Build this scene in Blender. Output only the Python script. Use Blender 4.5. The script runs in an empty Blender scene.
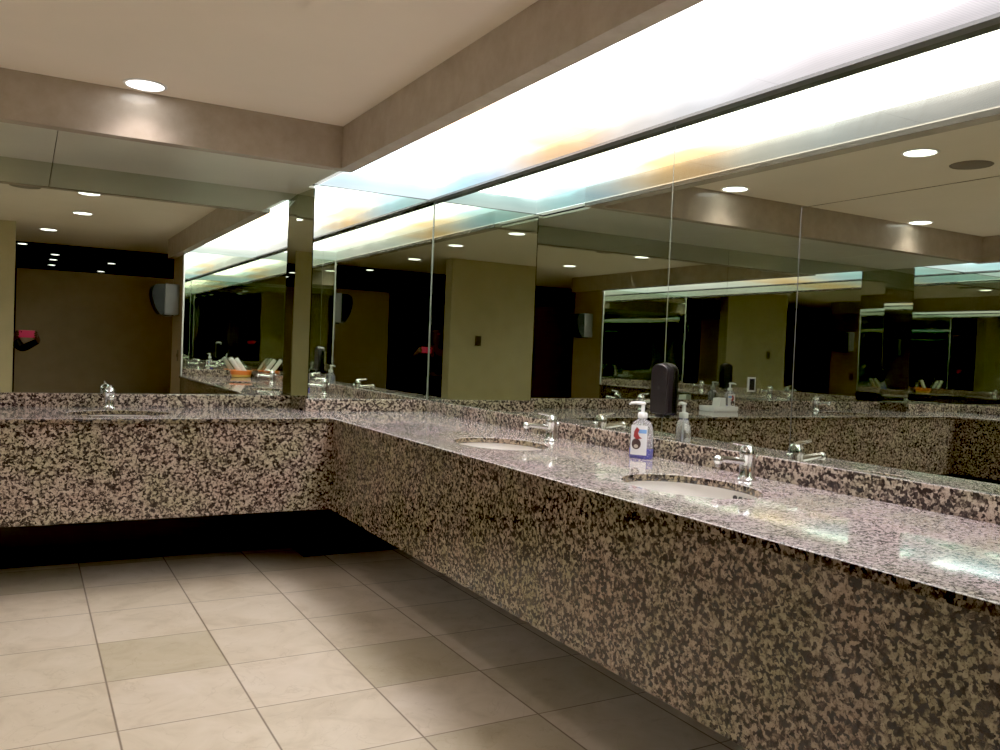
import bpy, bmesh, math, random
from mathutils import Vector, Matrix
random.seed(7)
sc = bpy.context.scene
COL = sc.collection
PI = math.pi
# ------------------------------------------------------------------ room numbers (metres)
CX = -0.54                     # plane half way between the two side walls
XR, XL = 2.209, 2*CX-2.209     # mirror planes of the right / left wall
XFR, XFL = 1.444, 2*CX-1.444   # counter front edges
YA, YB, YF, YE = 5.127, 4.853, 4.393, 0.696   # back mirror, corner bump face, back counter edge, end wall
ZT, ZS, ZB = 0.86, 0.933, 0.368               # counter top, backsplash top, apron bottom
ZM, ZA, ZC = 2.176, 2.155, 2.365              # side mirror top / light panel, back soffit, ceiling
TILT = -.020; HC = .095
XBI, XBO = 1.392, 1.467                       # bulkhead faces (right)
YBI = 4.212
mx = lambda x: 2*CX-x

# ------------------------------------------------------------------ materials
def newmat(name):
    m = bpy.data.materials.new(name); m.use_nodes = True
    nt = m.node_tree
    return m, nt, nt.nodes['Principled BSDF'], nt.nodes['Material Output']
def N(nt, t, **kw):
    n = nt.nodes.new(t)
    for k, v in kw.items():
        if k in ('inputs',):
            for a, b in v.items(): n.inputs[a].default_value = b
        else: setattr(n, k, v)
    return n
def L(nt, a, b): nt.links.new(a, b)
def ramp(nt, stops, interp='LINEAR'):
    r = N(nt, 'ShaderNodeValToRGB'); cr = r.color_ramp; cr.interpolation = interp
    while len(cr.elements) > 1: cr.elements.remove(cr.elements[-1])
    cr.elements[0].position = stops[0][0]; cr.elements[0].color = (*stops[0][1], 1)
    for p, c in stops[1:]:
        e = cr.elements.new(p); e.color = (*c, 1)
    return r
def coord(nt): return N(nt, 'ShaderNodeTexCoord').outputs['Object']
def plain(name, col, rough=.5, metal=0, var=0.06, scale=12, spec=.5, bump=0):
    m, nt, b, o = newmat(name)
    b.inputs['Roughness'].default_value = rough; b.inputs['Metallic'].default_value = metal
    b.inputs['Specular IOR Level'].default_value = spec
    n = N(nt, 'ShaderNodeTexNoise', inputs={'Scale': scale, 'Detail': 4.0}); L(nt, coord(nt), n.inputs['Vector'])
    r = ramp(nt, [(.3, tuple(c*(1-var) for c in col)), (.7, tuple(min(1, c*(1+var)) for c in col))])
    L(nt, n.outputs['Fac'], r.inputs['Fac']); L(nt, r.outputs['Color'], b.inputs['Base Color'])
    if bump:
        bp = N(nt, 'ShaderNodeBump', inputs={'Strength': bump, 'Distance': .002}); L(nt, n.outputs['Fac'], bp.inputs['Height']); L(nt, bp.outputs['Normal'], b.inputs['Normal'])
    return m
def emit(name, col, s):
    m, nt, b, o = newmat(name)
    b.inputs['Base Color'].default_value = (*[min(1, c) for c in col], 1)
    b.inputs['Emission Color'].default_value = (*col, 1); b.inputs['Emission Strength'].default_value = s
    return m

def mirror_mat():
    m, nt, b, o = newmat('mirror_glass')
    g = N(nt, 'ShaderNodeBsdfGlossy', inputs={'Roughness': 0.0})
    n = N(nt, 'ShaderNodeTexNoise', inputs={'Scale': 1.3, 'Detail': 2.0}); L(nt, coord(nt), n.inputs['Vector'])
    r = ramp(nt, [(.3, (.52, .565, .475)), (.7, (.54, .58, .49))]); L(nt, n.outputs['Fac'], r.inputs['Fac'])
    L(nt, r.outputs['Color'], g.inputs['Color']); L(nt, g.outputs[0], o.inputs['Surface'])
    return m

def granite(name='speckled_granite', stops=None, k=1.0):
    m, nt, b, o = newmat(name)
    c = coord(nt)
    w = N(nt, 'ShaderNodeTexNoise', inputs={'Scale': 70.0, 'Detail': 3.0}); L(nt, c, w.inputs['Vector'])
    sub = N(nt, 'ShaderNodeVectorMath', operation='SUBTRACT'); L(nt, w.outputs['Color'], sub.inputs[0]); sub.inputs[1].default_value = (.5, .5, .5)
    mul = N(nt, 'ShaderNodeVectorMath', operation='SCALE'); L(nt, sub.outputs[0], mul.inputs[0]); mul.inputs['Scale'].default_value = .022
    add = N(nt, 'ShaderNodeVectorMath', operation='ADD'); L(nt, c, add.inputs[0]); L(nt, mul.outputs[0], add.inputs[1])
    v = N(nt, 'ShaderNodeTexVoronoi', inputs={'Scale': 104.0*k}); L(nt, add.outputs[0], v.inputs['Vector'])
    sx = N(nt, 'ShaderNodeSeparateColor'); L(nt, v.outputs['Color'], sx.inputs[0])
    # light feldspar cells against a dark matrix
    n1 = N(nt, 'ShaderNodeTexNoise', inputs={'Scale': 61.0*k, 'Detail': 5.0, 'Roughness': .65}); L(nt, add.outputs[0], n1.inputs['Vector'])
    mixf = N(nt, 'ShaderNodeMath', operation='MULTIPLY_ADD'); L(nt, sx.outputs[0], mixf.inputs[0]); mixf.inputs[1].default_value = .42
    sc1 = N(nt, 'ShaderNodeMath', operation='MULTIPLY'); L(nt, n1.outputs['Fac'], sc1.inputs[0]); sc1.inputs[1].default_value = .75
    L(nt, sc1.outputs[0], mixf.inputs[2])
    r = ramp(nt, stops or [(.43, (.012, .008, .007)), (.53, (.034, .023, .019)), (.59, (.10, .075, .054)), (.67, (.24, .185, .132)), (.85, (.34, .265, .195))])
    L(nt, mixf.outputs[0], r.inputs['Fac'])
    # fine pepper
    n2 = N(nt, 'ShaderNodeTexNoise', inputs={'Scale': 260.0, 'Detail': 2.0}); L(nt, c, n2.inputs['Vector'])
    r2 = ramp(nt, [(.33, (.18, .15, .14)), (.43, (1, 1, 1))]); L(nt, n2.outputs['Fac'], r2.inputs['Fac'])
    mm = N(nt, 'ShaderNodeMix', data_type='RGBA', blend_type='MULTIPLY'); mm.inputs[0].default_value = .85
    L(nt, r.outputs['Color'], mm.inputs[6]); L(nt, r2.outputs['Color'], mm.inputs[7])
    # slow olive / rose drift
    n3 = N(nt, 'ShaderNodeTexNoise', inputs={'Scale': 5.0, 'Detail': 2.0}); L(nt, c, n3.inputs['Vector'])
    r3 = ramp(nt, [(.35, (.88, .93, .74)), (.55, (1, .97, .92)), (.7, (1, .9, .86))]); L(nt, n3.outputs['Fac'], r3.inputs['Fac'])
    m3 = N(nt, 'ShaderNodeMix', data_type='RGBA', blend_type='MULTIPLY'); m3.inputs[0].default_value = 1
    L(nt, mm.outputs[2], m3.inputs[6]); L(nt, r3.outputs['Color'], m3.inputs[7])
    L(nt, m3.outputs[2], b.inputs['Base Color'])
    b.inputs['Roughness'].default_value = .045 if k > 1 else .16; b.inputs['Specular IOR Level'].default_value = .62 if k > 1 else .32
    return m

def floor_mat():
    m, nt, b, o = newmat('limestone_tile')
    c = coord(nt); T = .433
    sh = N(nt, 'ShaderNodeVectorMath', operation='SUBTRACT'); L(nt, c, sh.inputs[0]); sh.inputs[1].default_value = (.285, 2.885, 0)
    dv = N(nt, 'ShaderNodeVectorMath', operation='SCALE'); L(nt, sh.outputs[0], dv.inputs[0]); dv.inputs['Scale'].default_value = 1/T
    fr = N(nt, 'ShaderNodeVectorMath', operation='FRACTION'); L(nt, dv.outputs[0], fr.inputs[0])
    fl = N(nt, 'ShaderNodeVectorMath', operation='FLOOR'); L(nt, dv.outputs[0], fl.inputs[0])
    wn = N(nt, 'ShaderNodeTexWhiteNoise', noise_dimensions='2D'); L(nt, fl.outputs[0], wn.inputs['Vector'])
    s = N(nt, 'ShaderNodeSeparateXYZ'); L(nt, fr.outputs[0], s.inputs[0])
    def edge(out):
        a = N(nt, 'ShaderNodeMath', operation='SUBTRACT'); L(nt, out, a.inputs[0]); a.inputs[1].default_value = .5
        ab = N(nt, 'ShaderNodeMath', operation='ABSOLUTE'); L(nt, a.outputs[0], ab.inputs[0]); return ab.outputs[0]
    ex, ey = edge(s.outputs['X']), edge(s.outputs['Y'])
    eys = N(nt, 'ShaderNodeMath', operation='SUBTRACT'); L(nt, ey, eys.inputs[0]); eys.inputs[1].default_value = .002
    mxm = N(nt, 'ShaderNodeMath', operation='MAXIMUM'); L(nt, ex, mxm.inputs[0]); L(nt, eys.outputs[0], mxm.inputs[1])
    gr = ramp(nt, [(.4905, (0, 0, 0)), (.4945, (1, 1, 1))]); L(nt, mxm.outputs[0], gr.inputs['Fac'])
    # per tile shift of the clouding
    off = N(nt, 'ShaderNodeVectorMath', operation='SCALE'); L(nt, wn.outputs['Color'], off.inputs[0]); off.inputs['Scale'].default_value = 9
    ad = N(nt, 'ShaderNodeVectorMath', operation='ADD'); L(nt, c, ad.inputs[0]); L(nt, off.outputs[0], ad.inputs[1])
    n = N(nt, 'ShaderNodeTexNoise', inputs={'Scale': 5.0, 'Detail': 6.0, 'Roughness': .6, 'Distortion': .8}); L(nt, ad.outputs[0], n.inputs['Vector'])
    r = ramp(nt, [(.28, (.53, .425, .305)), (.48, (.65, .54, .41)), (.68, (.71, .60, .48))]); L(nt, n.outputs['Fac'], r.inputs['Fac'])
    tv = ramp(nt, [(0, (.74, .75, .66)), (.16, (.8, .8, .72)), (.3, (.95, .95, .92)), (1, (1.0, 1.0, 1.0))]); L(nt, wn.outputs['Value'], tv.inputs['Fac'])
    m1 = N(nt, 'ShaderNodeMix', data_type='RGBA', blend_type='MULTIPLY'); m1.inputs[0].default_value = 1
    L(nt, r.outputs['Color'], m1.inputs[6]); L(nt, tv.outputs['Color'], m1.inputs[7])
    # thin vein cracks
    n2 = N(nt, 'ShaderNodeTexNoise', inputs={'Scale': 3.2, 'Detail': 5.0, 'Distortion': 1.5}); L(nt, ad.outputs[0], n2.inputs['Vector'])
    vr = ramp(nt, [(.494, (1, 1, 1)), (.5, (.78, .74, .68)), (.506, (1, 1, 1))]); L(nt, n2.outputs['Fac'], vr.inputs['Fac'])
    m1b = N(nt, 'ShaderNodeMix', data_type='RGBA', blend_type='MULTIPLY'); m1b.inputs[0].default_value = .6
    L(nt, m1.outputs[2], m1b.inputs[6]); L(nt, vr.outputs['Color'], m1b.inputs[7])
    m2 = N(nt, 'ShaderNodeMix', data_type='RGBA'); L(nt, gr.outputs['Color'], m2.inputs[0]); L(nt, m1b.outputs[2], m2.inputs[6]); m2.inputs[7].default_value = (.17, .115, .07, 1)
    L(nt, m2.outputs[2], b.inputs['Base Color'])
    b.inputs['Roughness'].default_value = .42; b.inputs['Specular IOR Level'].default_value = .35
    return m

def bulk_mat():
    m, nt, b, o = newmat('honed_stone_fascia')
    c = coord(nt)
    n = N(nt, 'ShaderNodeTexNoise', inputs={'Scale': 9.0, 'Detail': 7.0, 'Roughness': .65}); L(nt, c, n.inputs['Vector'])
    r = ramp(nt, [(.3, (.30, .245, .19)), (.7, (.40, .33, .265))]); L(nt, n.outputs['Fac'], r.inputs['Fac'])
    L(nt, r.outputs['Color'], b.inputs['Base Color']); b.inputs['Roughness'].default_value = .55; b.inputs['Specular IOR Level'].default_value = .3; b.inputs['Coat Weight'].default_value = .35; b.inputs['Coat Roughness'].default_value = .06
    return m

TINTS = [(0, (.80, .95, .93)), (.18, (.93, .84, .87)), (.30, (1, .90, .92)), (.42, (.93, .92, .95)), (.54, (.98, .84, .72)), (.59, (1, .54, .24)),
         (.67, (1, .60, .28)), (.735, (.90, .84, .80)), (.78, (.58, .76, .96)), (.88, (.44, .82, .93)), (1, (.85, .92, .96))]
def across(nt):
    c = coord(nt); s = N(nt, 'ShaderNodeSeparateXYZ'); L(nt, c, s.inputs[0])
    a = N(nt, 'ShaderNodeMath', operation='SUBTRACT'); L(nt, s.outputs['X'], a.inputs[0]); a.inputs[1].default_value = CX
    ab = N(nt, 'ShaderNodeMath', operation='ABSOLUTE'); L(nt, a.outputs[0], ab.inputs[0])
    mr = N(nt, 'ShaderNodeMapRange', inputs={'From Min': XBO-CX, 'From Max': XR-CX}); L(nt, ab.outputs[0], mr.inputs['Value'])
    yy = N(nt, 'ShaderNodeMapRange', inputs={'From Min': .6, 'From Max': 5.0}); L(nt, s.outputs['Y'], yy.inputs['Value'])
    return c, s, mr.outputs[0], yy.outputs[0]
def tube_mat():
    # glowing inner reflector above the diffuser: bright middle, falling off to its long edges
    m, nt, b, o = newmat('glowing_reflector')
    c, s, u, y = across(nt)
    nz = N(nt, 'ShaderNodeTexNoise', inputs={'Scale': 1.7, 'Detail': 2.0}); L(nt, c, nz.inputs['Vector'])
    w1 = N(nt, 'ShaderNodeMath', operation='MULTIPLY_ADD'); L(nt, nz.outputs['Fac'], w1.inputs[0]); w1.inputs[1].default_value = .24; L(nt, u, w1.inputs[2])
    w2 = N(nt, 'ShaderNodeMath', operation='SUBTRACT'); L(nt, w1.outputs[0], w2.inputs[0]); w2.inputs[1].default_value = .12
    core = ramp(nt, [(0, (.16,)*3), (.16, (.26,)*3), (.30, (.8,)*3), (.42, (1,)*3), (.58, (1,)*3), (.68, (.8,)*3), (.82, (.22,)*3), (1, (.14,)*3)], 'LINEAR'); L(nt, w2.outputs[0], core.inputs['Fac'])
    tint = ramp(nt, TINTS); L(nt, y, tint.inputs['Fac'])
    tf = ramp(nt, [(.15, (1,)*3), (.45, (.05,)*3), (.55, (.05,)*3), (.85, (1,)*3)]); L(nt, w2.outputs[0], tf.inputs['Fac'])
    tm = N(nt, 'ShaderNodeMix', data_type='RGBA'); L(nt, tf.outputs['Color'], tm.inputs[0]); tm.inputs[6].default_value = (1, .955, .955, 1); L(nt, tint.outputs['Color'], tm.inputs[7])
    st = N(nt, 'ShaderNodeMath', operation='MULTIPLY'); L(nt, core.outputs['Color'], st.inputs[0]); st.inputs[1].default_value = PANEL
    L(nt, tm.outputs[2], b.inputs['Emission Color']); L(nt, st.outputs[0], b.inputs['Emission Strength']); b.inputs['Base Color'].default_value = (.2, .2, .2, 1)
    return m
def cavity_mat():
    # light-box side, falling light painted as emission: strong near its top, dim at the diffuser, tinted along its length
    m, nt, b, o = newmat('light_box_side_painted_glow')
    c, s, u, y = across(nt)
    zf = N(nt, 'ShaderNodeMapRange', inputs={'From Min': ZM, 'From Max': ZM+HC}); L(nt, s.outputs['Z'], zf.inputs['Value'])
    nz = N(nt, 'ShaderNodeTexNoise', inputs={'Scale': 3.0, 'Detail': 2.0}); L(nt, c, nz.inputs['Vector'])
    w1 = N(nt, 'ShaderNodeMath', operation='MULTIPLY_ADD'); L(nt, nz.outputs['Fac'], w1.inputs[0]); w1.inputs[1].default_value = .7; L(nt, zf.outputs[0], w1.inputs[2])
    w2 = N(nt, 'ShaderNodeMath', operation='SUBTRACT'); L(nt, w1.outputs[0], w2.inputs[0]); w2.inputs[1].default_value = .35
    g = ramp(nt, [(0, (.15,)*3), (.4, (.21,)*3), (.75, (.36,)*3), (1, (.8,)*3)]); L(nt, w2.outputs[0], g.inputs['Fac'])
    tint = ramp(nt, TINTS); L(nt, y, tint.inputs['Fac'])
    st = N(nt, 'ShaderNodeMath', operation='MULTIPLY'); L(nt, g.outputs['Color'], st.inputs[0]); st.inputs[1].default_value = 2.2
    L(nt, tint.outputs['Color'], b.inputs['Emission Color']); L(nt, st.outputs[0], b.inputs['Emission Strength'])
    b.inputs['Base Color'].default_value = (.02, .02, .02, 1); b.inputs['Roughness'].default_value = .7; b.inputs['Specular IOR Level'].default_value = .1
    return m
def panel_mat():
    # thin prismatic acrylic sheet: mostly see-through, faint glow, bright cut edges
    m, nt, b, o = newmat('prismatic_acrylic_sheet')
    c, s, u, y = across(nt)
    w = N(nt, 'ShaderNodeTexWave', wave_type='BANDS', bands_direction='Y', inputs={'Scale': 30.0, 'Distortion': .6}); L(nt, c, w.inputs['Vector'])
    r = ramp(nt, [(0, (.84, .84, .84)), (1, (.94, .94, .94))]); L(nt, w.outputs['Fac'], r.inputs['Fac'])
    t = N(nt, 'ShaderNodeBsdfTransparent'); L(nt, r.outputs['Color'], t.inputs['Color'])
    n = N(nt, 'ShaderNodeTexNoise', inputs={'Scale': 2.5, 'Detail': 3.0}); L(nt, c, n.inputs['Vector'])
    e = N(nt, 'ShaderNodeEmission'); er = ramp(nt, [(0, (.9, .86, .82)), (.004, (.16, .165, .165)), (.993, (.16, .165, .165)), (.996, (.9, .86, .82))]); L(nt, u, er.inputs['Fac'])
    mm = N(nt, 'ShaderNodeMath', operation='MULTIPLY_ADD'); L(nt, n.outputs['Fac'], mm.inputs[0]); mm.inputs[1].default_value = .8; mm.inputs[2].default_value = .6
    lw = N(nt, 'ShaderNodeLayerWeight', inputs={'Blend': .5}); pw = N(nt, 'ShaderNodeMath', operation='POWER'); L(nt, lw.outputs['Facing'], pw.inputs[0]); pw.inputs[1].default_value = 7.0
    ml = N(nt, 'ShaderNodeMath', operation='MULTIPLY_ADD'); L(nt, pw.outputs[0], ml.inputs[0]); ml.inputs[1].default_value = 11.0; ml.inputs[2].default_value = .6
    m9 = N(nt, 'ShaderNodeMath', operation='MULTIPLY'); L(nt, ml.outputs[0], m9.inputs[0]); L(nt, mm.outputs[0], m9.inputs[1])
    ti = ramp(nt, TINTS); L(nt, y, ti.inputs['Fac'])
    mt = N(nt, 'ShaderNodeMix', data_type='RGBA', blend_type='MULTIPLY'); mt.inputs[0].default_value = .9; L(nt, er.outputs['Color'], mt.inputs[6]); L(nt, ti.outputs['Color'], mt.inputs[7])
    L(nt, mt.outputs[2], e.inputs['Color']); L(nt, m9.outputs[0], e.inputs['Strength'])
    a = N(nt, 'ShaderNodeAddShader'); L(nt, t.outputs[0], a.inputs[0]); L(nt, e.outputs[0], a.inputs[1]); L(nt, a.outputs[0], o.inputs['Surface'])
    return m
PANEL = 12.5

M = {}
M['mirror'] = mirror_mat(); M['granite'] = granite(); M['granite_top_lit'] = granite('polished_granite_top_lit', [(.38, (.08, .068, .076)), (.50, (.18, .152, .163)), (.56, (.36, .30, .31)), (.66, (.51, .435, .45)), (.85, (.61, .54, .555))], 1.5); M['granite_lit'] = granite('speckled_granite_lit', [(.43, (.019, .013, .012)), (.54, (.055, .038, .034)), (.595, (.17, .13, .105)), (.68, (.38, .30, .245)), (.85, (.49, .40, .335))]); M['floor'] = floor_mat(); M['bulk'] = bulk_mat(); M['panel'] = panel_mat(); M['tube'] = tube_mat(); M['cavity'] = cavity_mat(); M['panel_dim'] = emit('dim_acrylic', (.92, .95, .93), .42)  # top and back granites: stronger light on them painted into lighter colours
M['ceiling'] = plain('painted_ceiling', (.80, .70, .58), .8, var=.03, scale=2)
M['soffit'] = plain('unlit_acrylic', (.50, .49, .40), .28, var=.05, scale=3)
M['wall_olive'] = plain('olive_vinyl_wall', (.43, .35, .20), .6, var=.05, scale=6)
M['wall_brown'] = plain('brown_vinyl_wall', (.27, .195, .12), .55, var=.06, scale=6)
M['black'] = plain('unlit_stalls_black', (.012, .011, .010), .6, var=.1)  # lack of light in the stalls painted as black surfaces
M['darkwall'] = plain('dark_brown_base', (.02, .017, .013), .6, var=.1)
M['chrome'] = plain('chrome', (.80, .81, .82), .09, 1, var=.02)
M['steel'] = plain('brushed_edge_metal', (.85, .86, .84), .25, .6, var=.03)
M['seam'] = plain('mirror_edge', (.13, .145, .11), .45, .2); M['lipdark'] = plain('lip_shade_brown', (.045, .034, .022), .7); M['trimdark'] = plain('dark_metal_channel', (.055, .055, .05), .5, .2)
M['porcelain'] = plain('white_porcelain', (.86, .82, .78), .12, var=.02)
M['hole'] = plain('overflow_hole', (.01, .008, .007), .6)
M['blackplastic'] = plain('black_plastic', (.009, .0075, .008), .3, var=.1, spec=.3)
M['smoke'] = plain('dark_translucent_cover', (.012, .013, .014), .35, spec=.2)
M['greyplastic'] = plain('grey_plastic', (.17, .175, .175), .5)
M['whiteplastic'] = plain('white_plastic', (.88, .88, .88), .3, var=.02)
M['plate'] = plain('brown_switch_plate', (.07, .048, .03), .4)
M['paper'] = plain('white_paper', (.85, .86, .82), .8, var=.03)
M['orange'] = plain('orange_plastic', (.85, .20, .03), .35)
M['yellow'] = plain('yellow_lower_band', (.85, .52, .10), .4)
M['label'] = plain('white_label', (.8, .8, .82), .4, var=.02)
M['red'] = plain('dark_red_print', (.30, .02, .02), .4)
M['brownprint'] = plain('dark_brown_print', (.045, .02, .018), .4)
M['tanprint'] = plain('tan_print', (.55, .47, .36), .4)
M['blueprint'] = plain('light_blue_print', (.16, .34, .72), .4)
M['pink'] = plain('pink_phone_case', (.85, .05, .16), .4)
M['cloth'] = plain('black_cloth', (.006, .006, .007), .8, var=.2, scale=40)
M['skin'] = plain('skin', (.10, .05, .035), .6)
M['hair'] = plain('dark_hair', (.012, .008, .006), .5)
M['vent'] = plain('dark_vent', (.16, .13, .10), .6)
M['lamp'] = emit('lit_downlight', (1, .97, .93), 9.0)
M['farlamp'] = emit('far_downlight', (1, .97, .93), 3.0)
def liquid(name, col, dens, ior=1.33):
    m, nt, b, o = newmat(name)
    b.inputs['Base Color'].default_value = (*col, 1); b.inputs['Transmission Weight'].default_value = dens
    b.inputs['Roughness'].default_value = .06; b.inputs['IOR'].default_value = ior
    return m
M['clear'] = liquid('clear_plastic', (.86, .86, .93), .85, 1.25)
M['blue'] = liquid('blue_soap', (.05, .06, .85), .35)

# ------------------------------------------------------------------ mesh helpers
class MB:
    def __init__(s): s.bm = bmesh.new()
    def box(s, x0, x1, y0, y1, z0, z1, bev=0):
        bm = s.bm
        vs = [bm.verts.new((x, y, z)) for x in (min(x0,x1), max(x0,x1)) for y in (min(y0,y1), max(y0,y1)) for z in (min(z0,z1), max(z0,z1))]
        fs = [bm.faces.new([vs[i] for i in q]) for q in ((0,1,3,2),(4,6,7,5),(0,4,5,1),(2,3,7,6),(0,2,6,4),(1,5,7,3))]
        if bev:
            es = list({e for f in fs for e in f.edges})
            bmesh.ops.bevel(bm, geom=es, offset=bev, segments=3, affect='EDGES', profile=.5)
        return s
    def lathe(s, prof, seg=32, mat=None, sx=1, sy=1, cap=True):
        bm = s.bm; rings = []; mat = mat or Matrix()
        for r, z in prof:
            rings.append([bm.verts.new(mat @ Vector((r*sx*math.cos(2*PI*i/seg), r*sy*math.sin(2*PI*i/seg), z))) for i in range(seg)])
        for a, b in zip(rings, rings[1:]):
            for i in range(seg): bm.faces.new((a[i], a[(i+1)%seg], b[(i+1)%seg], b[i]))
        if cap:
            bm.faces.new(rings[0][::-1]); bm.faces.new(rings[-1])
        return s
    def tube(s, pts, rad, seg=16):
        bm = s.bm; pts = [Vector(p) for p in pts]; rings = []
        if not isinstance(rad, (list, tuple)): rad = [rad]*len(pts)
        for i, p in enumerate(pts):
            t = (pts[min(i+1, len(pts)-1)] - pts[max(i-1, 0)]).normalized()
            u = t.cross(Vector((0, 0, 1)));
            if u.length < .1: u = t.cross(Vector((1, 0, 0)))
            u.normalize(); v = t.cross(u)
            rings.append([bm.verts.new(p + rad[i]*(math.cos(2*PI*k/seg)*u + math.sin(2*PI*k/seg)*v)) for k in range(seg)])
        for a, b in zip(rings, rings[1:]):
            for k in range(seg): bm.faces.new((a[k], a[(k+1)%seg], b[(k+1)%seg], b[k]))
        bm.faces.new(rings[0][::-1]); bm.faces.new(rings[-1])
        return s
    def ball(s, c, r, sx=1, sy=1, sz=1, seg=20):
        ret = bmesh.ops.create_uvsphere(s.bm, u_segments=seg, v_segments=seg//2, radius=r)
        for v in ret['verts']: v.co = Vector((v.co.x*sx, v.co.y*sy, v.co.z*sz)) + Vector(c)
        return s
    def prism(s, outline, axis, a, b):
        # outline in the two remaining axes (in xyz order), extruded along axis from a to b
        bm = s.bm
        def P(u, v, w): return {0: (w, u, v), 1: (u, w, v), 2: (u, v, w)}[axis]
        A = [bm.verts.new(P(u, v, a)) for u, v in outline]; B = [bm.verts.new(P(u, v, b)) for u, v in outline]
        n = len(A)
        bm.faces.new(A); bm.faces.new(B[::-1])
        for i in range(n): bm.faces.new((A[i], B[i], B[(i+1)%n], A[(i+1)%n]))
        return s
    def build(s, name, mat, parent=None, smooth=True, angle=35):
        bm = s.bm
        bmesh.ops.recalc_face_normals(bm, faces=bm.faces[:])
        me = bpy.data.meshes.new(name); bm.to_mesh(me); bm.free()
        me.materials.append(M[mat] if isinstance(mat, str) else mat)
        if smooth:
            for p in me.polygons: p.use_smooth = True
            me.set_sharp_from_angle(angle=math.radians(angle))
        o = bpy.data.objects.new(name, me); COL.objects.link(o)
        if parent: o.parent = parent
        return o
def tag(o, label=None, cat=None, group=None, kind=None):
    for k, v in (('label', label), ('category', cat), ('group', group), ('kind', kind)):
        if v: o[k] = v
    return o
def empty(name, loc, label, cat, group=None, rz=0):
    o = bpy.data.objects.new(name, None); COL.objects.link(o); o.location = loc; o.rotation_euler = (0, 0, rz); o.empty_display_size = .1
    return tag(o, label, cat, group)
def copy_tree(o, parent=None):
    c = o.copy(); COL.objects.link(c)
    if parent: c.parent = parent
    for ch in list(o.children): copy_tree(ch, c)
    return c
def struct(name, mb, mat, label=None, smooth=False):
    o = mb.build(name, mat, smooth=smooth); o['kind'] = 'structure'
    if label: o['label'] = label
    return o
def B(*a, **k): return MB().box(*a, **k)

def SHEET(x0, x1, y0, y1, z):
    mb = MB(); x0, x1 = min(x0, x1), max(x0, x1)
    mb.bm.faces.new([mb.bm.verts.new(p) for p in ((x0, y0, z), (x1, y0, z), (x1, y1, z), (x0, y1, z))]); return mb
# ------------------------------------------------------------------ setting
XO = 3.2; XOL = mx(XO); YR = -1.64; YFAR = -7.2
struct('floor', B(XOL, XO, YFAR, YA+.12, -.1, 0), 'floor')
struct('ceiling', B(XOL, XO, YR-.1, YA+.12, ZC, ZC+.12), 'ceiling')
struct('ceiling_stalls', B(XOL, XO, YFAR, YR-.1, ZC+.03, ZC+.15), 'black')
# back wall: low dark base and the wall behind the mirror
struct('wall_back', B(mx(XR)-.15, XR+.15, YA+.006, YA+.12, 0, ZC), 'darkwall')
for s, nm in ((1, 'right'), (-1, 'left')):
    f = (lambda x: x) if s == 1 else mx
    struct('wall_'+nm, B(f(XR+.006), f(XR+.12), YE-.1, YA+.12, 0, ZC), 'darkwall')
    # corner bump at the back
    struct('wall_corner_'+nm, B(f(XFR+.014), f(XR+.006), YB+.006, YA+.006, 0, ZC), 'darkwall')
    # end wall with pilaster (the mirrored return at the near end of the side counter)
    struct('wall_end_'+nm, B(f(1.4627), f(XR+.12), .0, YE-.006, 0, ZC), 'wall_brown')
    struct('wall_side_passage_'+nm, B(f(XO-.1), f(XO), YR-.1, 0.02, 0, ZC), 'wall_brown')
    struct('trim_end_'+nm, B(f(1.4607), f(1.4757), YE-.012, YE+.004, ZT, ZM), 'steel')
    # bulkhead dropped from the ceiling in front of the light panel
    struct('trim_panel_edge_'+nm, B(f(XBO), f(XBO+.0025), 0.0, YBI+.075, ZA-.003, ZM-.002), 'lipdark')  # dark strip added over the bulkhead's inner lip to tone down its light
    struct('bulkhead_'+nm, B(f(XBI), f(XBO), 0.0, YBI+.075, ZA-.003, ZC), 'bulk')
    struct('trim_mirror_top_'+nm, B(f(XR-.042), f(XR+.004), YE, YB-.002, ZM-.012, ZM-.0005), 'trimdark')
struct('trim_corner_top', B(XFR, XR, YB-.004, YB+.004, ZM-.004, ZM+.001), 'trimdark')
struct('trim_corner_top_left', B(mx(XFR), mx(XR), YB-.004, YB+.004, ZM-.004, ZM+.001), 'trimdark')
struct('bulkhead_back', B(mx(XBI), XBI, YBI, YBI+.075, ZA-.003, ZC), 'bulk')
# rear partition with an open band above it, unlit stalls beyond painted black
for x0, x1, nm in ((-.10, XO-.1, 'right'), (mx(XO-.1), -1.40, 'left')):
    struct('wall_partition_'+nm, B(x0, x1, YR-.1, YR, 0, 2.035), 'wall_brown')
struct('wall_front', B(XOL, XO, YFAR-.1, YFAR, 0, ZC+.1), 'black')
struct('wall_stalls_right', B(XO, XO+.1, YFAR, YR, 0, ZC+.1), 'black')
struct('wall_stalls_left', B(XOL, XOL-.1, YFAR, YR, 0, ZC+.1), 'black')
struct('stalls_floor_shade', B(XOL, XO, YFAR, YR-.1, 0, .004), 'black')  # black sheet over the floor, standing for the unlit stalls
struct('wall_screen', B(-1.40, -.10, .20, .38, 0, ZC), 'wall_olive')
# soffit over the back counter (unlit acrylic panels, thin joints)
xs = [mx(1.41), -1.55, -.70, .11, 1.41]
for i in range(4):
    tag(B(xs[i]+.002, xs[i+1]-.002, YBI+.075, YA+.004, ZA, ZA+.012).build('soffit_panel', 'soffit', smooth=False),
        ['unlit acrylic soffit panel at the left end over the back counter', 'unlit acrylic soffit panel left of centre over the back counter',
         'unlit grey-green soffit panel above the middle of the back counter', 'unlit grey-green soffit panel beside the lit corner over the back counter'][i], 'soffit panel')
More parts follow.
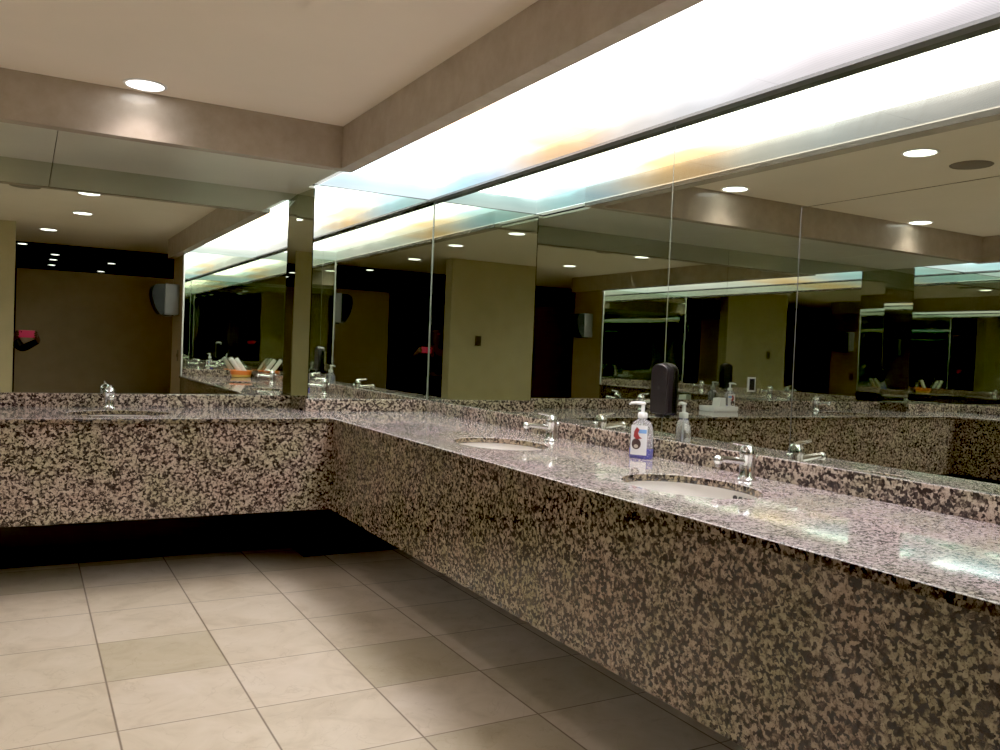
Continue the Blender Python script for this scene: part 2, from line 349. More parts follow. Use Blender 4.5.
# ------------------------------------------------------------------ light panels
ys = [YE, 1.02, 2.05, 3.08, 4.11, YB+.004]
names = ['nearest the camera', 'second from the camera', 'third from the camera above the soap bottle', 'fourth from the camera, tinted orange and blue', 'farthest, dimmer, in the corner']
for s in (1, -1):
    f = (lambda x: x) if s == 1 else mx
    for i in range(5):
        x0 = XBO if i < 4 else XBO
        o = SHEET(f(x0), f(XR+.002), ys[i]+.0015, ys[i+1]-.0015, ZM).build('light_panel', 'panel', smooth=False)
        if s == 1: tag(o, 'glowing acrylic ceiling light panel over right counter, %s' % names[i], 'ceiling light')
        else: tag(o, 'glowing acrylic light panel over left counter in mirror, %s' % ['nearest the camera', 'second from the camera', 'third from the camera', 'fourth from the camera', 'in the corner'][i], 'ceiling light')
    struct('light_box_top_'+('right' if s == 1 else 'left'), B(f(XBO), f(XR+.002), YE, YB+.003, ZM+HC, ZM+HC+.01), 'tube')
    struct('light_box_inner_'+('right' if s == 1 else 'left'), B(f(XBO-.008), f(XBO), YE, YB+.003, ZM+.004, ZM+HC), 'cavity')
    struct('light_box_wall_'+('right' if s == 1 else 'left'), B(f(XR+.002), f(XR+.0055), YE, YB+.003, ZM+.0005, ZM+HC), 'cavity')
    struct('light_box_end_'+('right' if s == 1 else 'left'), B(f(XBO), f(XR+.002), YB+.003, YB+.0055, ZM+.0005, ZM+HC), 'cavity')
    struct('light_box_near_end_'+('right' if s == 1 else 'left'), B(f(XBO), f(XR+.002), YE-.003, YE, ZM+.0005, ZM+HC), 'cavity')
    # lit-zone infill between soffit end and side panel in the corner
    struct('trim_soffit_end_'+('right' if s == 1 else 'left'), B(f(1.4105), f(XFR+TILT+.02), YB+.001, YA+.004, ZA, ZA+.012), 'soffit')
    o = B(f(1.412), f(XBO-.001), YBI+.076, YB, ZM, ZM+.01).build('light_panel', 'panel_dim', smooth=False)
    tag(o, 'narrow dim corner strip of light panel %s' % ('behind the right bulkhead end' if s == 1 else 'at left corner, seen in right mirror'), 'ceiling light')

# ------------------------------------------------------------------ mirrors
def mir(x0, x1, y0, y1, z0, z1, label): return tag(B(x0, x1, y0, y1, z0, z1).build('wall_mirror', 'mirror', smooth=False), label, 'mirror')
G = .0012
zb = ZS
mir(XR, XR+.005, 2.607+G, YB, zb, ZM, 'tall mirror panel on right wall next to the corner, behind far sink')
mir(XR, XR+.005, 1.963+G, 2.607-G, zb, ZM, 'middle mirror panel of the right wall, behind the faucet nearest the camera')
mir(XR, XR+.005, YE, 1.963-G, zb, 1.762-.0008, 'lower mirror panel on right wall at right edge of the photo')
mir(XR, XR+.005, YE, 1.963+G, 1.762+.0008, ZM, 'upper mirror panel on right wall at right edge, under the light panel')
mir(XFR, XR, YB, YB+.005, zb, ZM, 'narrow mirror panel facing camera on the corner bump')
o = MB().prism([(XFR, YB), (XFR+TILT, YA), (XFR+TILT+.006, YA), (XFR+.006, YB)], 2, zb, ZA).build('wall_mirror', 'mirror', smooth=False); tag(o, 'slim mirror strip on the side of the corner bump', 'mirror')
mir(CX+G, XFR+TILT, YA, YA+.005, zb, ZA, 'wide back wall mirror behind the left sink')
mir(mx(XFR+TILT), CX-G, YA, YA+.005, zb, ZA, 'wide back wall mirror left of the photo, seen only in reflections')
mir(1.4757, XR, YE-.006, YE-.001, zb, ZM, 'mirror panel on the right end wall, seen reflected')
for i, yy in enumerate((2.607, 1.963)):
    struct('trim_%d' % (i+1), B(XR-.0004, XR+.003, yy-.0014, yy+.0014, zb, ZM-.012 if i == 0 else 1.762), 'seam' if i == 0 else 'trimdark')
struct('trim_3', B(XR-.004, XR-.0002, YB-.004, YB-.0002, zb, ZM-.012), 'seam')
# left side, seen only through the right hand mirrors
f = mx
mir(f(XR), f(XR+.005), 2.607+G, YB, zb, ZM, 'mirror panel on left wall next to corner, seen in right wall mirror')
mir(f(XR), f(XR+.005), YE, 2.607-G, zb, ZM, 'mirror panel at near end of left wall, seen in right wall mirror')
mir(f(XR), f(XFR), YB, YB+.005, zb, ZM, 'mirror panel facing camera on left corner bump, seen reflected')
o = MB().prism([(f(XFR), YB), (f(XFR+TILT), YA), (f(XFR+TILT+.006), YA), (f(XFR+.006), YB)], 2, zb, ZA).build('wall_mirror', 'mirror', smooth=False); tag(o, 'slim mirror strip on side of left corner bump, seen reflected', 'mirror')
mir(f(XR), f(1.4757), YE-.006, YE-.001, zb, ZM, 'mirror panel on the left end wall, seen reflected')

# ------------------------------------------------------------------ vanity counter
SINKS = [(1.815, 2.00, 'y'), (1.785, 3.15, 'y'), (.43, 4.715, 'x'), (mx(.43), 4.715, 'x'), (mx(1.815), 2.03, 'y'), (mx(1.785), 3.15, 'y')]
SA, SB = .245, .185
van = empty('vanity_counter', (CX, YA, 0), 'long U-shaped speckled granite vanity counter running below the mirrors', 'counter')
van.location = (0, 0, 0)
def slab(name, outline, holes, z0, z1, mat, parent):
    cu = bpy.data.curves.new(name, 'CURVE'); cu.dimensions = '2D'; cu.fill_mode = 'BOTH'; cu.extrude = (z1-z0)/2-.004; cu.bevel_depth = .004; cu.bevel_resolution = 2; cu.offset = -.004
    def sp(pts):
        s = cu.splines.new('POLY'); s.points.add(len(pts)-1)
        for p, (x, y) in zip(s.points, pts): p.co = (x, y, 0, 1)
        s.use_cyclic_u = True
    sp(outline)
    for h in holes: sp(h)
    t = bpy.data.objects.new(name, cu); COL.objects.link(t)
    bpy.context.view_layer.update()
    me = bpy.data.meshes.new_from_object(t.evaluated_get(bpy.context.evaluated_depsgraph_get()))
    bpy.data.objects.remove(t)
    for v in me.vertices: v.co.z += (z0+z1)/2
    me.materials.clear(); me.materials.append(M[mat])
    o = bpy.data.objects.new(name, me); COL.objects.link(o); o.parent = parent
    return o
def ell(cx, cy, a, b, n=64): return [(cx+a*math.cos(2*PI*i/n), cy+b*math.sin(2*PI*i/n)) for i in range(n)]
W1 = .001
outl = [(XR-W1, YE+W1), (XR-W1, YB-W1), (XFR, YB-W1), (XFR+TILT, YA-W1), (mx(XFR+TILT), YA-W1), (mx(XFR), YB-W1), (mx(XR-W1), YB-W1), (mx(XR-W1), YE+W1),
        (mx(XFR), YE+W1), (mx(XFR), YF), (XFR, YF), (XFR, YE+W1)]
holes = [ell(x, y, SB if d == 'y' else SA, SA if d == 'y' else SB) for x, y, d in SINKS]
top = slab('countertop', outl, holes, ZT-.026, ZT, 'granite_top_lit', van)  # lighter stone on top: light from the panels painted into its colour
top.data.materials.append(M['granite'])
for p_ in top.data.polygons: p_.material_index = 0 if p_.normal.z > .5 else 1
AP = .012
B(XFR+AP, XFR+AP+.022, YE+.002, YF+AP+.022, ZB, ZT-.027).build('apron', 'granite', van, smooth=False)['label'] = 'granite apron of the right counter'
B(mx(XFR+AP), XFR+AP, YF+AP, YF+AP+.022, ZB, ZT-.027).build('apron', 'granite_lit', van, smooth=False)['label'] = 'granite apron of the back counter'  # lighter stone copy, the brighter light on this side painted in
B(mx(XFR+AP), mx(XFR+AP+.022), YE+.002, YF+AP+.022, ZB, ZT-.027).build('apron', 'granite', van, smooth=False)['label'] = 'granite apron of the left counter'
BS = .022
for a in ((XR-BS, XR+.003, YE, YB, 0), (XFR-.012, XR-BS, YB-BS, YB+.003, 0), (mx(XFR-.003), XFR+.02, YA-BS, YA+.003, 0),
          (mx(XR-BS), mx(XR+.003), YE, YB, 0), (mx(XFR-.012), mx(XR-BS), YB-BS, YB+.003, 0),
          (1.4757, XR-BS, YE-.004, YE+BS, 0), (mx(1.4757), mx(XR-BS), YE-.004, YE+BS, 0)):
    B(a[0], a[1], a[2], a[3], ZT, ZS, bev=.002).build('backsplash', 'granite_lit', van).data.materials.append(M['granite_top_lit'])

for s in (1, -1):
    f = (lambda x: x) if s == 1 else mx
    MB().prism([(f(XFR-.012), YB+.0031), (f(XFR+TILT-.012), YA-BS-.0005), (f(XFR+TILT+.008), YA-BS-.0005), (f(XFR+.008), YB+.0031)], 2, ZT, ZS).build('backsplash', 'granite', van, smooth=False)
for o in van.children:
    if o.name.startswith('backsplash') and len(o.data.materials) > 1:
        for p_ in o.data.polygons: p_.material_index = 1 if p_.normal.z > .9 else 0  # ledges take the lighter top stone, panel glare painted in
# ------------------------------------------------------------------ sinks
def make_sink(label):
    t = empty('sink_basin', (0, 0, 0), label, 'sink')
    prof = []
    for k in range(15):
        a = k/14*PI/2
        prof.append((math.cos(a)**.55*1.0 if k < 14 else .10, -.012-.135*math.sin(a)))
    mb = MB(); seg = 48; rings = []
    for r, z in prof:
        rings.append([mb.bm.verts.new((r*(SA+.012)*math.cos(2*PI*i/seg), r*(SB+.012)*math.sin(2*PI*i/seg), z-.014)) for i in range(seg)])
    for p, q in zip(rings, rings[1:]):
        for i in range(seg): mb.bm.faces.new((p[i], p[(i+1)%seg], q[(i+1)%seg], q[i]))
    mb.bm.faces.new(rings[-1])
    b = mb.build('bowl', 'porcelain', t, angle=80)
    MB().lathe([(.022, 0), (.022, .003), (.016, .004), (.014, .001)], 24, Matrix.Translation((0, 0, -.1615))).build('drain', 'chrome', t)
    for i in (-1, 0, 1):
        # overflow holes on the basin wall on the faucet side (local +y)
        x = .04 + i*.026
        yy = (SB+.012)*math.sqrt(max(0, 1-(x/(SA+.012))**2))*.985
        MB().lathe([(.0085, 0), (.0085, .004), (.004, .005)], 16, Matrix.Translation((x, yy-.009, -.046)) @ Matrix.Rotation(PI/2, 4, 'X')).build('overflow_hole', 'hole', t)
    return t
slab_ = ['white oval undermount sink nearest the camera in right counter', 'white oval undermount sink in right counter near the corner', 'white oval undermount sink in the back counter at left',
         'oval sink at left end of the back counter, seen reflected', 'oval sink at near end of left counter, seen reflected', 'oval sink of left counter near its corner, seen reflected']
s0 = None
for i, (x, y, d) in enumerate(SINKS):
    if s0 is None: s0 = make_sink(slab_[0]); s = s0
    else: s = copy_tree(s0)
    s['label'] = slab_[i]; s['group'] = 'oval undermount sinks'
    rz = 0 if d == 'x' else (-PI/2 if x > CX else PI/2)
    s.location = (x, y, ZT-.0005); s.rotation_euler = (0, 0, rz)

# ------------------------------------------------------------------ faucets (local: spout towards -y, mirror at +y)
def make_faucet(label):
    t = empty('faucet', (0, 0, 0), label, 'faucet')
    MB().lathe([(.031, 0), (.031, .004), (.028, .008), (.0255, .014), (.025, .075), (.027, .080), (.027, .092), (.025, .104), (.018, .114), (.007, .118)], 32).build('body', 'chrome', t)
    MB().tube([(0, -.015, .062), (0, -.05, .066), (0, -.095, .071), (0, -.125, .073)], [.012, .0115, .0105, .010]).ball((0, -.130, .070), .0155).build('spout', 'chrome', t)
    MB().lathe([(.0085, 0), (.0085, .012), (.007, .014)], 16, Matrix.Translation((0, -.131, .046))).build('aerator', 'chrome', t)
    MB().tube([(0, .010, .108), (0, -.015, .119), (0, -.045, .122), (0, -.072, .126)], [.012, .008, .0052, .0045]).build('lever', 'chrome', t)
    k = MB().tube([(0, .034, .0), (0, .034, .07)], .0035, 10).build('lift_rod', 'chrome', t)
    MB().ball((0, .034, .076), .0095).build('knob', 'chrome', k)
    return t
FA = [(2.095, 2.035, -PI/2, 'chrome faucet at the near sink beside the blue soap bottle'), (2.072, 3.20, -PI/2, 'chrome faucet at the far sink of right counter'),
      (.405, 4.985, 0, 'chrome faucet at the sink in the back counter'), (mx(.405), 4.985, 0, 'chrome faucet at left end of back counter, seen reflected'),
      (mx(2.095), 2.035, PI/2, 'chrome faucet at near sink of left counter, seen reflected'), (mx(2.072), 3.20, PI/2, 'chrome faucet at far sink of left counter, seen reflected')]
f0 = None
for x, y, rz, lb in FA:
    t = f0 and copy_tree(f0) or make_faucet(lb)
    f0 = f0 or t
    t['label'] = lb; t['group'] = 'chrome single lever faucets'; t.location = (x, y, ZT); t.rotation_euler = (0, 0, rz)

# ------------------------------------------------------------------ soap bottle (local: nozzle to -y)
def sup(w, d, n=40, e=2.8):
    o = []
    for i in range(n):
        a = 2*PI*i/n; c, s = math.cos(a), math.sin(a)
        o.append((w*abs(c)**(2/e)*(1 if c >= 0 else -1), d*abs(s)**(2/e)*(1 if s >= 0 else -1)))
    return o
def loft(mb, secs):
    rings = [[mb.bm.verts.new((x, y, z)) for x, y in sup(w, d)] for w, d, z in secs]
    for a, b in zip(rings, rings[1:]):
        n = len(a)
        for i in range(n): mb.bm.faces.new((a[i], a[(i+1)%n], b[(i+1)%n], b[i]))
    mb.bm.faces.new(rings[0][::-1]); mb.bm.faces.new(rings[-1])
    return mb
def make_bottle(label, loc, rz):
    t = empty('soap_bottle', loc, label, 'soap bottle', None, rz)
    # wide axis local x, shallow axis local y
    loft(MB(), [(.043, .024, .0), (.046, .027, .004), (.046, .027, .04), (.044, .026, .09), (.041, .025, .122), (.034, .022, .138), (.020, .017, .148), (.015, .015, .152), (.015, .015, .158)]).build('bottle_body', 'clear', t, angle=60)
    loft(MB(), [(.0425, .0235, .002), (.0452, .0262, .005), (.0452, .0262, .036), (.045, .026, .038)]).build('liquid_soap', 'blue', t, angle=60)
    # front label (faces -y) and printed shapes
    def patch(pts, yoff, name, mat, par):
        mb = MB(); vs = []
        for x, z in pts:
            w = .0275 - .0018*max(0, (z-.04)/.08)
            y = -w*(1-(abs(x)/.0475)**2.8)**(1/2.8)
            vs.append(mb.bm.verts.new((x, y-yoff, z)))
        mb.bm.faces.new(vs)
        return mb.build(name, mat, par, smooth=False)
    def quadpatch(x0, x1, z0, z1, yoff, name, mat, par, n=8):
        mb = MB(); rows = []
        for k in range(n+1):
            x = x0+(x1-x0)*k/n; col = []
            for z in (z0, z1):
                w = .0275 - .0018*max(0, (z-.04)/.08)
                col.append(mb.bm.verts.new((x, -w*(1-(abs(x)/.0475)**2.8)**(1/2.8)-yoff, z)))
            rows.append(col)
        for a, b in zip(rows, rows[1:]): mb.bm.faces.new((a[0], b[0], b[1], a[1]))
        return mb.build(name, mat, par, smooth=True)
    lb = quadpatch(-.036, .030, .014, .128, .0004, 'front_label', 'label', t)
    quadpatch(-.004, .028, .098, .113, .0010, 'label_band', 'blueprint', lb)
    patch([(-.022, .105), (-.012, .122), (.000, .112), (-.006, .098), (.000, .086), (.012, .078), (-.012, .074), (-.024, .084)], .0016, 'label_emblem', 'red', lb)
    patch([(-.026+.022*math.cos(a)*.9+.014, .056+.021*math.sin(a)) for a in [2*PI*i/20 for i in range(20)]], .0013, 'label_emblem', 'brownprint', lb)
    patch([(-.012+.009*math.cos(a), .047+.007*math.sin(a)) for a in [2*PI*i/16 for i in range(16)]], .0019, 'label_emblem', 'tanprint', lb)
    p = MB().lathe([(.0175, .156), (.0185, .158), (.0185, .172), (.016, .177), (.007, .179), (.0065, .180), (.0065, .207), (.010, .209), (.011, .213), (.009, .216)], 28).build('pump', 'whiteplastic', t)
    MB().tube([(-.006, 0, .2125), (.03, 0, .2135), (.052, 0, .211), (.060, 0, .206)], [.0065, .0058, .0048, .0035], 12).build('nozzle', 'whiteplastic', p)
    MB().tube([(0, 0, .156), (.002, 0, .01)], .0025, 8).build('dip_tube', 'whiteplastic', p)
    return t
# wide face towards the camera, nozzle to the photo's left
def face_rz(x, y): return math.atan2(y, x) - PI/2
b1 = make_bottle('soap pump bottle with blue liquid standing by the near sink', (2.105, 2.60, ZT), face_rz(2.105, 2.60) - .35)
for c in b1.children_recursive:
    pass
# nozzle must point left in the photo: turn the pump half a turn
for c in b1.children:
    if c.name.startswith('pump'): c.rotation_euler = (0, 0, PI-.15)
b2 = copy_tree(b1); b2['label'] = 'soap pump bottle beside the back wall dispenser, seen reflected'; b2.location = (-.53, 5.03, ZT); b2.rotation_euler = (0, 0, .2)

# ------------------------------------------------------------------ black wall soap dispensers (local: back at +y wall, front -y)
def make_disp(label, loc, rz):
    t = empty('soap_dispenser', loc, label, 'soap dispenser', None, rz)
    def out(w, h, r, n=10):
        pts = [(-w+r*.5, 0), (w-r*.5, 0), (w, r*.5)]
        for i in range(n+1):
            a = i/n*PI; pts.append((w*math.cos(a), h-w*.62+w*.62*math.sin(a)))
        pts.append((-w, r*.5)); return pts
    MB().prism(out(.051, .204, .02), 1, -.012, 0).build('back_plate', 'blackplastic', t)
    mb = MB().prism(out(.053, .202, .02), 1, -.029, -.0125)
    es = [e for e in mb.bm.edges if all(abs(v.co.y+.029) < 1e-5 for v in e.verts)]
    bmesh.ops.bevel(mb.bm, geom=es, offset=.006, segments=3, affect='EDGES')
    c = mb.build('cover', 'blackplastic', t)
    MB().lathe([(.006, 0), (.006, .0012)], 16, Matrix.Translation((0, -.0288, .105)) @ Matrix.Rotation(PI/2, 4, 'X')).build('lock', 'hole', c)
    MB().box(-.018, .018, -.026, -.010, -.012, .002, bev=.003).build('push_nozzle', 'blackplastic', t)
    return t
d1 = make_disp('black wall soap dispenser stuck on the right mirror above the soap bottle', (XR-.0005, 2.603, 1.030), -PI/2)
d2 = copy_tree(d1); d2['label'] = 'black wall soap dispenser on the back mirror, seen reflected'; d2.location = (-.57, YA-.0005, 1.03); d2.rotation_euler = (0, 0, 0)

# ------------------------------------------------------------------ things at the back counter seen in the right hand mirror
t = empty('towel_tray', (-.32, 4.93, ZT), 'white paper tray on the back counter, seen in the right mirror', 'tray')
MB().box(-.125, .125, -.08, .08, .0, .012, bev=.004).build('tray_base', 'whiteplastic', t)
for s in (-1, 1):
    MB().box(-.125, .125, s*.08-.004, s*.08+.004, .008, .038, bev=.002).build('tray_rim', 'whiteplastic', t)
    MB().box(s*.123-.004, s*.123+.004, -.08, .08, .008, .038, bev=.002).build('tray_rim', 'whiteplastic', t)
MB().prism([(-.065, .0), (.065, .0), (.03, .03), (.022, .085), (-.03, .09), (-.035, .03)], 1, -.04, .04).build('paper_towels', 'paper', t).location = (0, 0, .013)
t = empty('outlet_plate', (-.86, YA, 1.065), 'dark outlet with white surround on the back mirror, seen reflected', 'outlet')
MB().box(-.042, .042, -.008, -.0005, -.06, .06, bev=.002).build('surround', 'whiteplastic', t)
MB().box(-.030, .030, -.0105, -.0085, -.048, .048, bev=.001).build('faceplate', 'blackplastic', t)

# basket with rolled white towels at the near end of the right counter (seen in the back mirror)
bk = empty('basket', (2.058, .85, ZT), 'orange plastic basket at near end of right counter, seen in back mirror', 'basket')
MB().lathe([(.090, .0), (.098, .004), (.106, .030)], 40).lathe([(.0985, .012), (.1005, .03), (.104, .032)], 40, cap=False).build('lower_band', 'yellow', bk)  # lower part of the basket coloured yellow
MB().lathe([(.107, .0305), (.118, .072), (.122, .076), (.118, .078), (.112, .072), (.100, .034), (.02, .032)], 40, cap=False).build('bowl', 'orange', bk)
def roll(x, y, ang, label):
    o = MB()
    d = Vector((-math.sin(ang), .05, math.cos(ang)))
    p = Vector((0, 0, 0)); pts = [p, p+d*.004, p+d*.188, p+d*.192]
    o.tube(pts, [.018, .022, .022, .018], 20)
    e = o.build('rolled_towel', 'paper'); e.location = (x, y, ZT+.045)
    return tag(e, label, 'towel', 'rolled towels in the orange basket')
roll(2.05, .885, .62, 'rolled white towel leaning in the orange basket, left one in back mirror')
roll(2.11, .85, .62, 'rolled white towel leaning in the orange basket, right one in back mirror')

# ------------------------------------------------------------------ paper towel dispensers on the end walls
def make_towel(label, loc, rz):
    t = empty('towel_dispenser', loc, label, 'towel dispenser', None, rz)   # back on +y, front -y
    MB().box(-.14, .14, -.15, 0, 0, .335, bev=.012).build('housing', 'greyplastic', t)
    pr = [(-.151, .330), (-.235, .325), (-.262, .305), (-.276, .27), (-.280, .23), (-.274, .18), (-.258, .12), (-.232, .06), (-.205, .02), (-.19, .004), (-.151, .004)]
    MB().prism(pr, 0, -.135, .135).build('front_cover', 'smoke', t)
    MB().box(-.1, .1, -.14, -.05, -.012, .004, bev=.003).build('outlet_slot', 'blackplastic', t)
    return t
td = make_towel('grey paper towel dispenser with dark cover, seen in the back mirror at left', (1.462, .34, 1.505), -PI/2)
t2 = copy_tree(td); t2['label'] = 'paper towel dispenser on left end wall, seen in the right mirror'; t2.location = (mx(1.462), .34, 1.505); t2.rotation_euler = (0, 0, PI/2)
def plate(name, loc, rz, label, cat):
    t = empty(name, loc, label, cat, None, rz)
    MB().box(-.042, .042, -.006, 0, -.062, .062, bev=.002).build('plate', 'plate', t)
    MB().box(-.010, .010, -.013, -.0062, -.020, .020, bev=.002).build('toggle', 'plate', t)
    return t
plate('wall_switch', (1.4622, .45, 1.07), -PI/2, 'brown wall plate on right end wall, seen in the back mirror', 'switch')
plate('wall_switch', (-.487, .3805, 1.375), PI, 'brown light switch on the olive screen wall, seen in mirrors', 'switch')

# ------------------------------------------------------------------ downlights
def make_down(label, loc):
    t = empty('downlight', loc, label, 'ceiling light', 'round recessed downlights')
    MB().lathe([(.086, 0), (.092, -.001), (.090, -.004), (.078, -.006), (.076, 0)], 40, cap=False).build('trim_ring', 'whiteplastic', t)
    MB().lathe([(.0765, -.001), (.0765, -.003), (.05, -.0045)], 40).build('lens', 'lamp', t)
    return t
dl = {(.44, 4.085): 'round recessed downlight beside the back bulkhead, seen directly', (.42, 2.80): 'downlight second from the back bulkhead in the right row, seen reflected',
      (.44, 1.55): 'downlight third from the back bulkhead in the right row, seen reflected', (.2, -.10): 'downlight nearest the rear partition in the right row, seen reflected',
      (-1.50, 4.11): 'downlight beside the back bulkhead in the left row, seen in right mirror', (-1.52, 2.78): 'downlight second from the back bulkhead in the left row, seen reflected',
      (-1.52, 1.35): 'downlight third from the back bulkhead in the left row, seen reflected', (-1.3, -.10): 'downlight nearest the rear partition in the left row, seen reflected'}
d0 = None
for (x, y), lb in dl.items():
    if d0 is None: d0 = make_down(lb, (x, y, ZC)); t = d0
    else: t = copy_tree(d0); t.location = (x, y, ZC); t['label'] = lb
    la = bpy.data.lights.new('downlight_lamp', 'SPOT'); la.energy = 13 if y > 4 else 4; la.color = (1, .86, .82); la.spot_size = math.radians(124); la.spot_blend = .7; la.shadow_soft_size = .08
    lo = bpy.data.objects.new('downlight_lamp', la); COL.objects.link(lo); lo.location = (x, y, ZC-.012)
for i, (x, y) in enumerate([(-.05, -2.34), (.36, -3.63), (.36, -4.6), (.37, -5.78), (1.17, -4.45), (1.16, -6.46)]):
    t = copy_tree(d0); t.location = (x, y, ZC+.03); t.scale = (.7, .7, 1)
    t['label'] = ['dim downlight just beyond the rear partition top, seen in back mirror', 'dim downlight in the stalls, second row of the left line, seen reflected', 'dim downlight in the stalls, third in the left line, seen reflected',
                  'dim downlight in the stalls, last in the left line, seen reflected', 'dim downlight in the stalls, nearer of the right pair, seen reflected', 'dim downlight in the stalls, farther of the right pair, seen reflected'][i]
    t['group'] = 'dim downlights in the stalls'
def vent(x, y, lb):
    t = empty('ceiling_speaker', (x, y, ZC), lb, 'ceiling speaker', 'round ceiling speakers')
    MB().lathe([(.10, 0), (.10, -.004), (.09, -.007)], 36).build('grille', 'vent', t)
    MB().lathe([(.104, 0), (.108, -.002), (.106, -.005), (.101, -.006), (.1005, 0)], 36, cap=False).build('rim', 'vent', t)
vent(-.02, 2.8, 'round brown ceiling speaker right of the middle, seen in mirrors')
vent(-.98, 2.85, 'round brown ceiling speaker left of the middle, seen in mirrors')

# ------------------------------------------------------------------ photographer behind the screen wall, holding a pink phone
ph = empty('phone', (.02, -.030, 1.236), 'phone in pink case held up by the photographer, seen reflected', 'phone')
MB().box(-.078, .078, -.005, .004, -.038, .038, bev=.004).build('case', 'pink', ph)
MB().lathe([(.007, 0), (.007, .002)], 16, Matrix.Translation((-.05, .004, .02)) @ Matrix.Rotation(-PI/2, 4, 'X')).build('camera_lens', 'hole', ph)
def skin(name, pts, edges, rads, mat, parent, root=0, sub=2):
    me = bpy.data.meshes.new(name); me.from_pydata([Vector(p) for p in pts], edges, [])
    o = bpy.data.objects.new(name, me); COL.objects.link(o)
    md = o.modifiers.new('s', 'SKIN'); md.use_smooth_shade = True; md.branch_smoothing = .6
    for i, r in enumerate(rads):
        v = me.skin_vertices[0].data[i]; v.radius = r if isinstance(r, tuple) else (r, r); v.use_root = (i == root)
    sb = o.modifiers.new('u', 'SUBSURF'); sb.levels = sub; sb.render_levels = sub
    bpy.context.view_layer.update()
    m2 = bpy.data.meshes.new_from_object(o.evaluated_get(bpy.context.evaluated_depsgraph_get()))
    bpy.data.objects.remove(o)
    for p in m2.polygons: p.use_smooth = True
    m2.materials.clear(); m2.materials.append(M[mat])
    r = bpy.data.objects.new(name, m2); COL.objects.link(r)
    if parent: r.parent = parent
    return r
PX, PY = -.36, -.52
J = dict(pel=(PX, PY, .86), waist=(PX, PY, 1.0), chest=(PX+.01, PY, 1.18), neck=(PX+.02, PY, 1.33), head0=(PX+.03, PY+.02, 1.42), head1=(PX+.03, PY+.02, 1.52),
         shL=(PX-.155, PY+.01, 1.28), elL=(PX-.11, PY+.20, 1.06), wrL=(-.105, -.13, 1.17), shR=(PX+.165, PY+.01, 1.28), elR=(PX+.34, PY+.13, 1.07), wrR=(.135, -.14, 1.17),
         hpL=(PX-.09, PY, .82), knL=(PX-.10, PY+.02, .45), anL=(PX-.10, PY-.02, .085), toL=(PX-.11, PY+.13, .04), hpR=(PX+.09, PY, .82), knR=(PX+.10, PY+.02, .45), anR=(PX+.10, PY-.02, .085), toR=(PX+.11, PY+.13, .04))
names_ = list(J); idx = {n: i for i, n in enumerate(names_)}
ed = [('pel','waist'),('waist','chest'),('chest','neck'),('neck','head0'),('head0','head1'),('chest','shL'),('shL','elL'),('elL','wrL'),('chest','shR'),('shR','elR'),('elR','wrR'),
      ('pel','hpL'),('hpL','knL'),('knL','anL'),('anL','toL'),('pel','hpR'),('hpR','knR'),('knR','anR'),('anR','toR')]
rd = dict(pel=(.13,.1), waist=(.115,.09), chest=(.14,.1), neck=.05, head0=.075, head1=.078, shL=.055, elL=.038, wrL=.024, shR=.055, elR=.038, wrR=.024,
          hpL=.08, knL=.055, anL=.038, toL=.034, hpR=.08, knR=.055, anR=.038, toR=.034)
pts = [J[n] for n in names_]; edges = [(idx[a], idx[b]) for a, b in ed]; rads = [rd[n] for n in names_]
def addp(p, par, r):
    pts.append(p); rads.append(r); edges.append((par, len(pts)-1)); return len(pts)-1
for s, w in ((-1, 'wrL'), (1, 'wrR')):
    hx = .02 + s*.098
    palm = addp((hx, -.075, 1.215), idx[w], (.032, .018))
    for k in range(4):
        z = 1.262-.018*k
        a = addp((hx-s*.004, -.043, z), palm, .009)
        b_ = addp((hx-s*.008, -.018, z), a, .0085)
        addp((hx-s*.026-s*.006*(k in (1, 2)), -.014, z), b_, .008)
    a = addp((hx-s*.022, -.066, 1.195), palm, .011)
    addp((hx-s*.048, -.048, 1.210), a, .009)
person = empty('person', (PX, PY, 0), 'person in black clothes holding up a pink phone, seen only in mirrors', 'person')
body = skin('body', pts, edges, rads, 'skin', None, root=0)
body.parent = person; body.matrix_parent_inverse = Matrix.Translation((-PX, -PY, 0))
def child(o): o.parent = person; o.matrix_parent_inverse = Matrix.Translation((-PX, -PY, 0)); return o
jn = ['pel','waist','chest','neck','shL','elL','wrL','shR','elR','wrR']
ji = {n: i for i, n in enumerate(jn)}
def shorten(n): return J[n]
child(skin('jacket', [Vector(J[n]) for n in jn], [(ji[a], ji[b]) for a, b in ed if a in ji and b in ji],
           [tuple(x*1.16 for x in rd[n]) if isinstance(rd[n], tuple) else rd[n]*1.3 for n in jn], 'cloth', None))
tn = ['pel','hpL','knL','anL','hpR','knR','anR']; ti = {n: i for i, n in enumerate(tn)}
child(skin('trousers', [Vector(J[n]) for n in tn], [(ti[a], ti[b]) for a, b in ed if a in ti and b in ti],
           [tuple(x*1.12 for x in rd[n]) if isinstance(rd[n], tuple) else rd[n]*1.28 for n in tn], 'cloth', None))
for s in 'LR':
    child(skin('shoe', [Vector(J['an'+s])-Vector((0, 0, .03)), Vector(J['to'+s])], [(0, 1)], [.046, .042], 'cloth', None))
hx, hy, hz = J['head1']
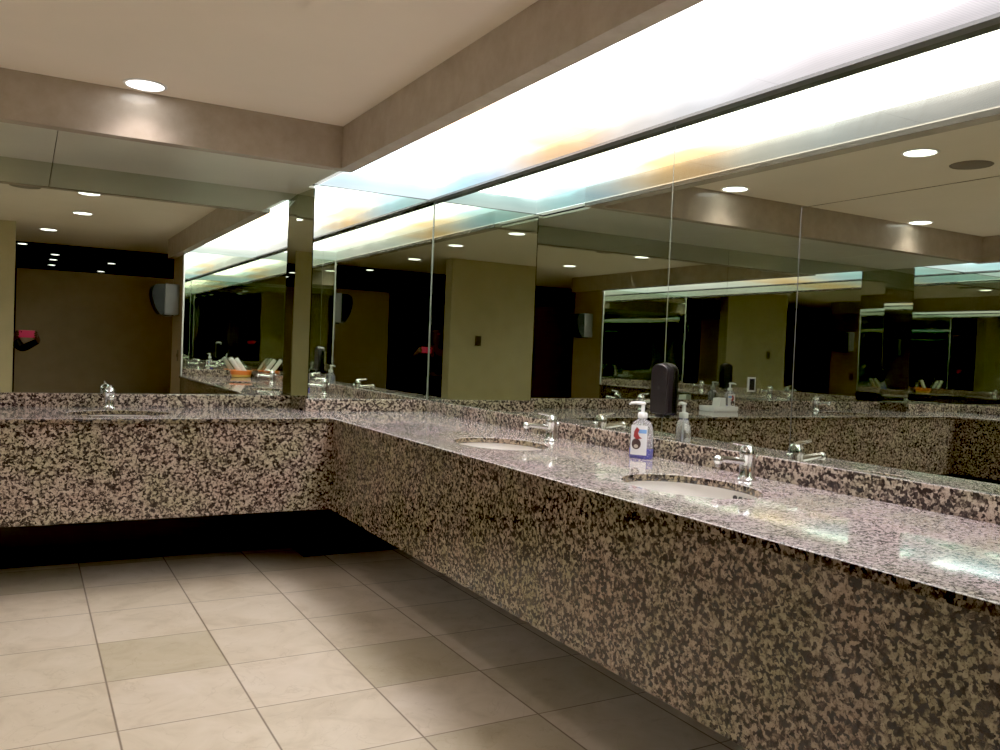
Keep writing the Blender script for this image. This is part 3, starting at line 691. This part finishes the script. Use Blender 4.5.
mb = MB().ball((hx, hy-.018, hz+.012), .100, .92, 1.02, 1.05)
bmesh.ops.delete(mb.bm, geom=[v for v in mb.bm.verts if v.co.y > hy+.035 and v.co.z < hz+.045], context='VERTS')
child(mb.build('hair', 'hair'))
child(MB().ball((hx, hy+.088, hz-.03), .013, .8, 1.2, 1.3).build('nose', 'skin'))
for s in (-1, 1):
    child(MB().ball((hx+s*.03, hy+.071, hz-.005), .011).build('eye', 'hair'))
    child(MB().ball((hx+s*.084, hy, hz-.025), .02, .5, .9, 1.4).build('ear', 'skin'))
child(MB().ball((hx, hy+.074, hz-.068), .018, 1.3, .5, .35).build('mouth', 'red'))

# ------------------------------------------------------------------ camera, world, colour
F = Vector((0.4895843, 0.87153411, -0.0271202)); R = Vector((0.87167058, -0.48839157, 0.04079304)); U = Vector((-0.02230724, 0.04361151, 0.99879949))
cam = bpy.data.cameras.new('camera'); co = bpy.data.objects.new('camera', cam); COL.objects.link(co)
cam.sensor_fit = 'HORIZONTAL'; cam.sensor_width = 36; cam.lens = 848.35/1000*36; cam.clip_start = .004; cam.clip_end = 100
m = Matrix.Identity(4)
for i in range(3): m[i][0] = R[i]; m[i][1] = U[i]; m[i][2] = -F[i]; m[i][3] = (0, 0, 1.25)[i]
co.matrix_world = m; sc.camera = co
w = bpy.data.worlds.new('world'); sc.world = w; w.use_nodes = True
w.node_tree.nodes['Background'].inputs[0].default_value = (.0, .0, .0, 1)
sc.cycles.max_bounces = 24; sc.cycles.glossy_bounces = 20; sc.cycles.diffuse_bounces = 5; sc.cycles.transmission_bounces = 12
sc.cycles.caustics_reflective = True; sc.cycles.sample_clamp_indirect = 4.0; sc.cycles.blur_glossy = .5
sc.cycles.use_denoising = True
sc.view_settings.view_transform = 'Standard'; sc.view_settings.look = 'None'; sc.view_settings.exposure = 0.18; sc.view_settings.gamma = 1.22
sc.view_settings.use_curve_mapping = True; sc.view_settings.curve_mapping.black_level = (.0038, .0036, .0034); sc.view_settings.curve_mapping.update()
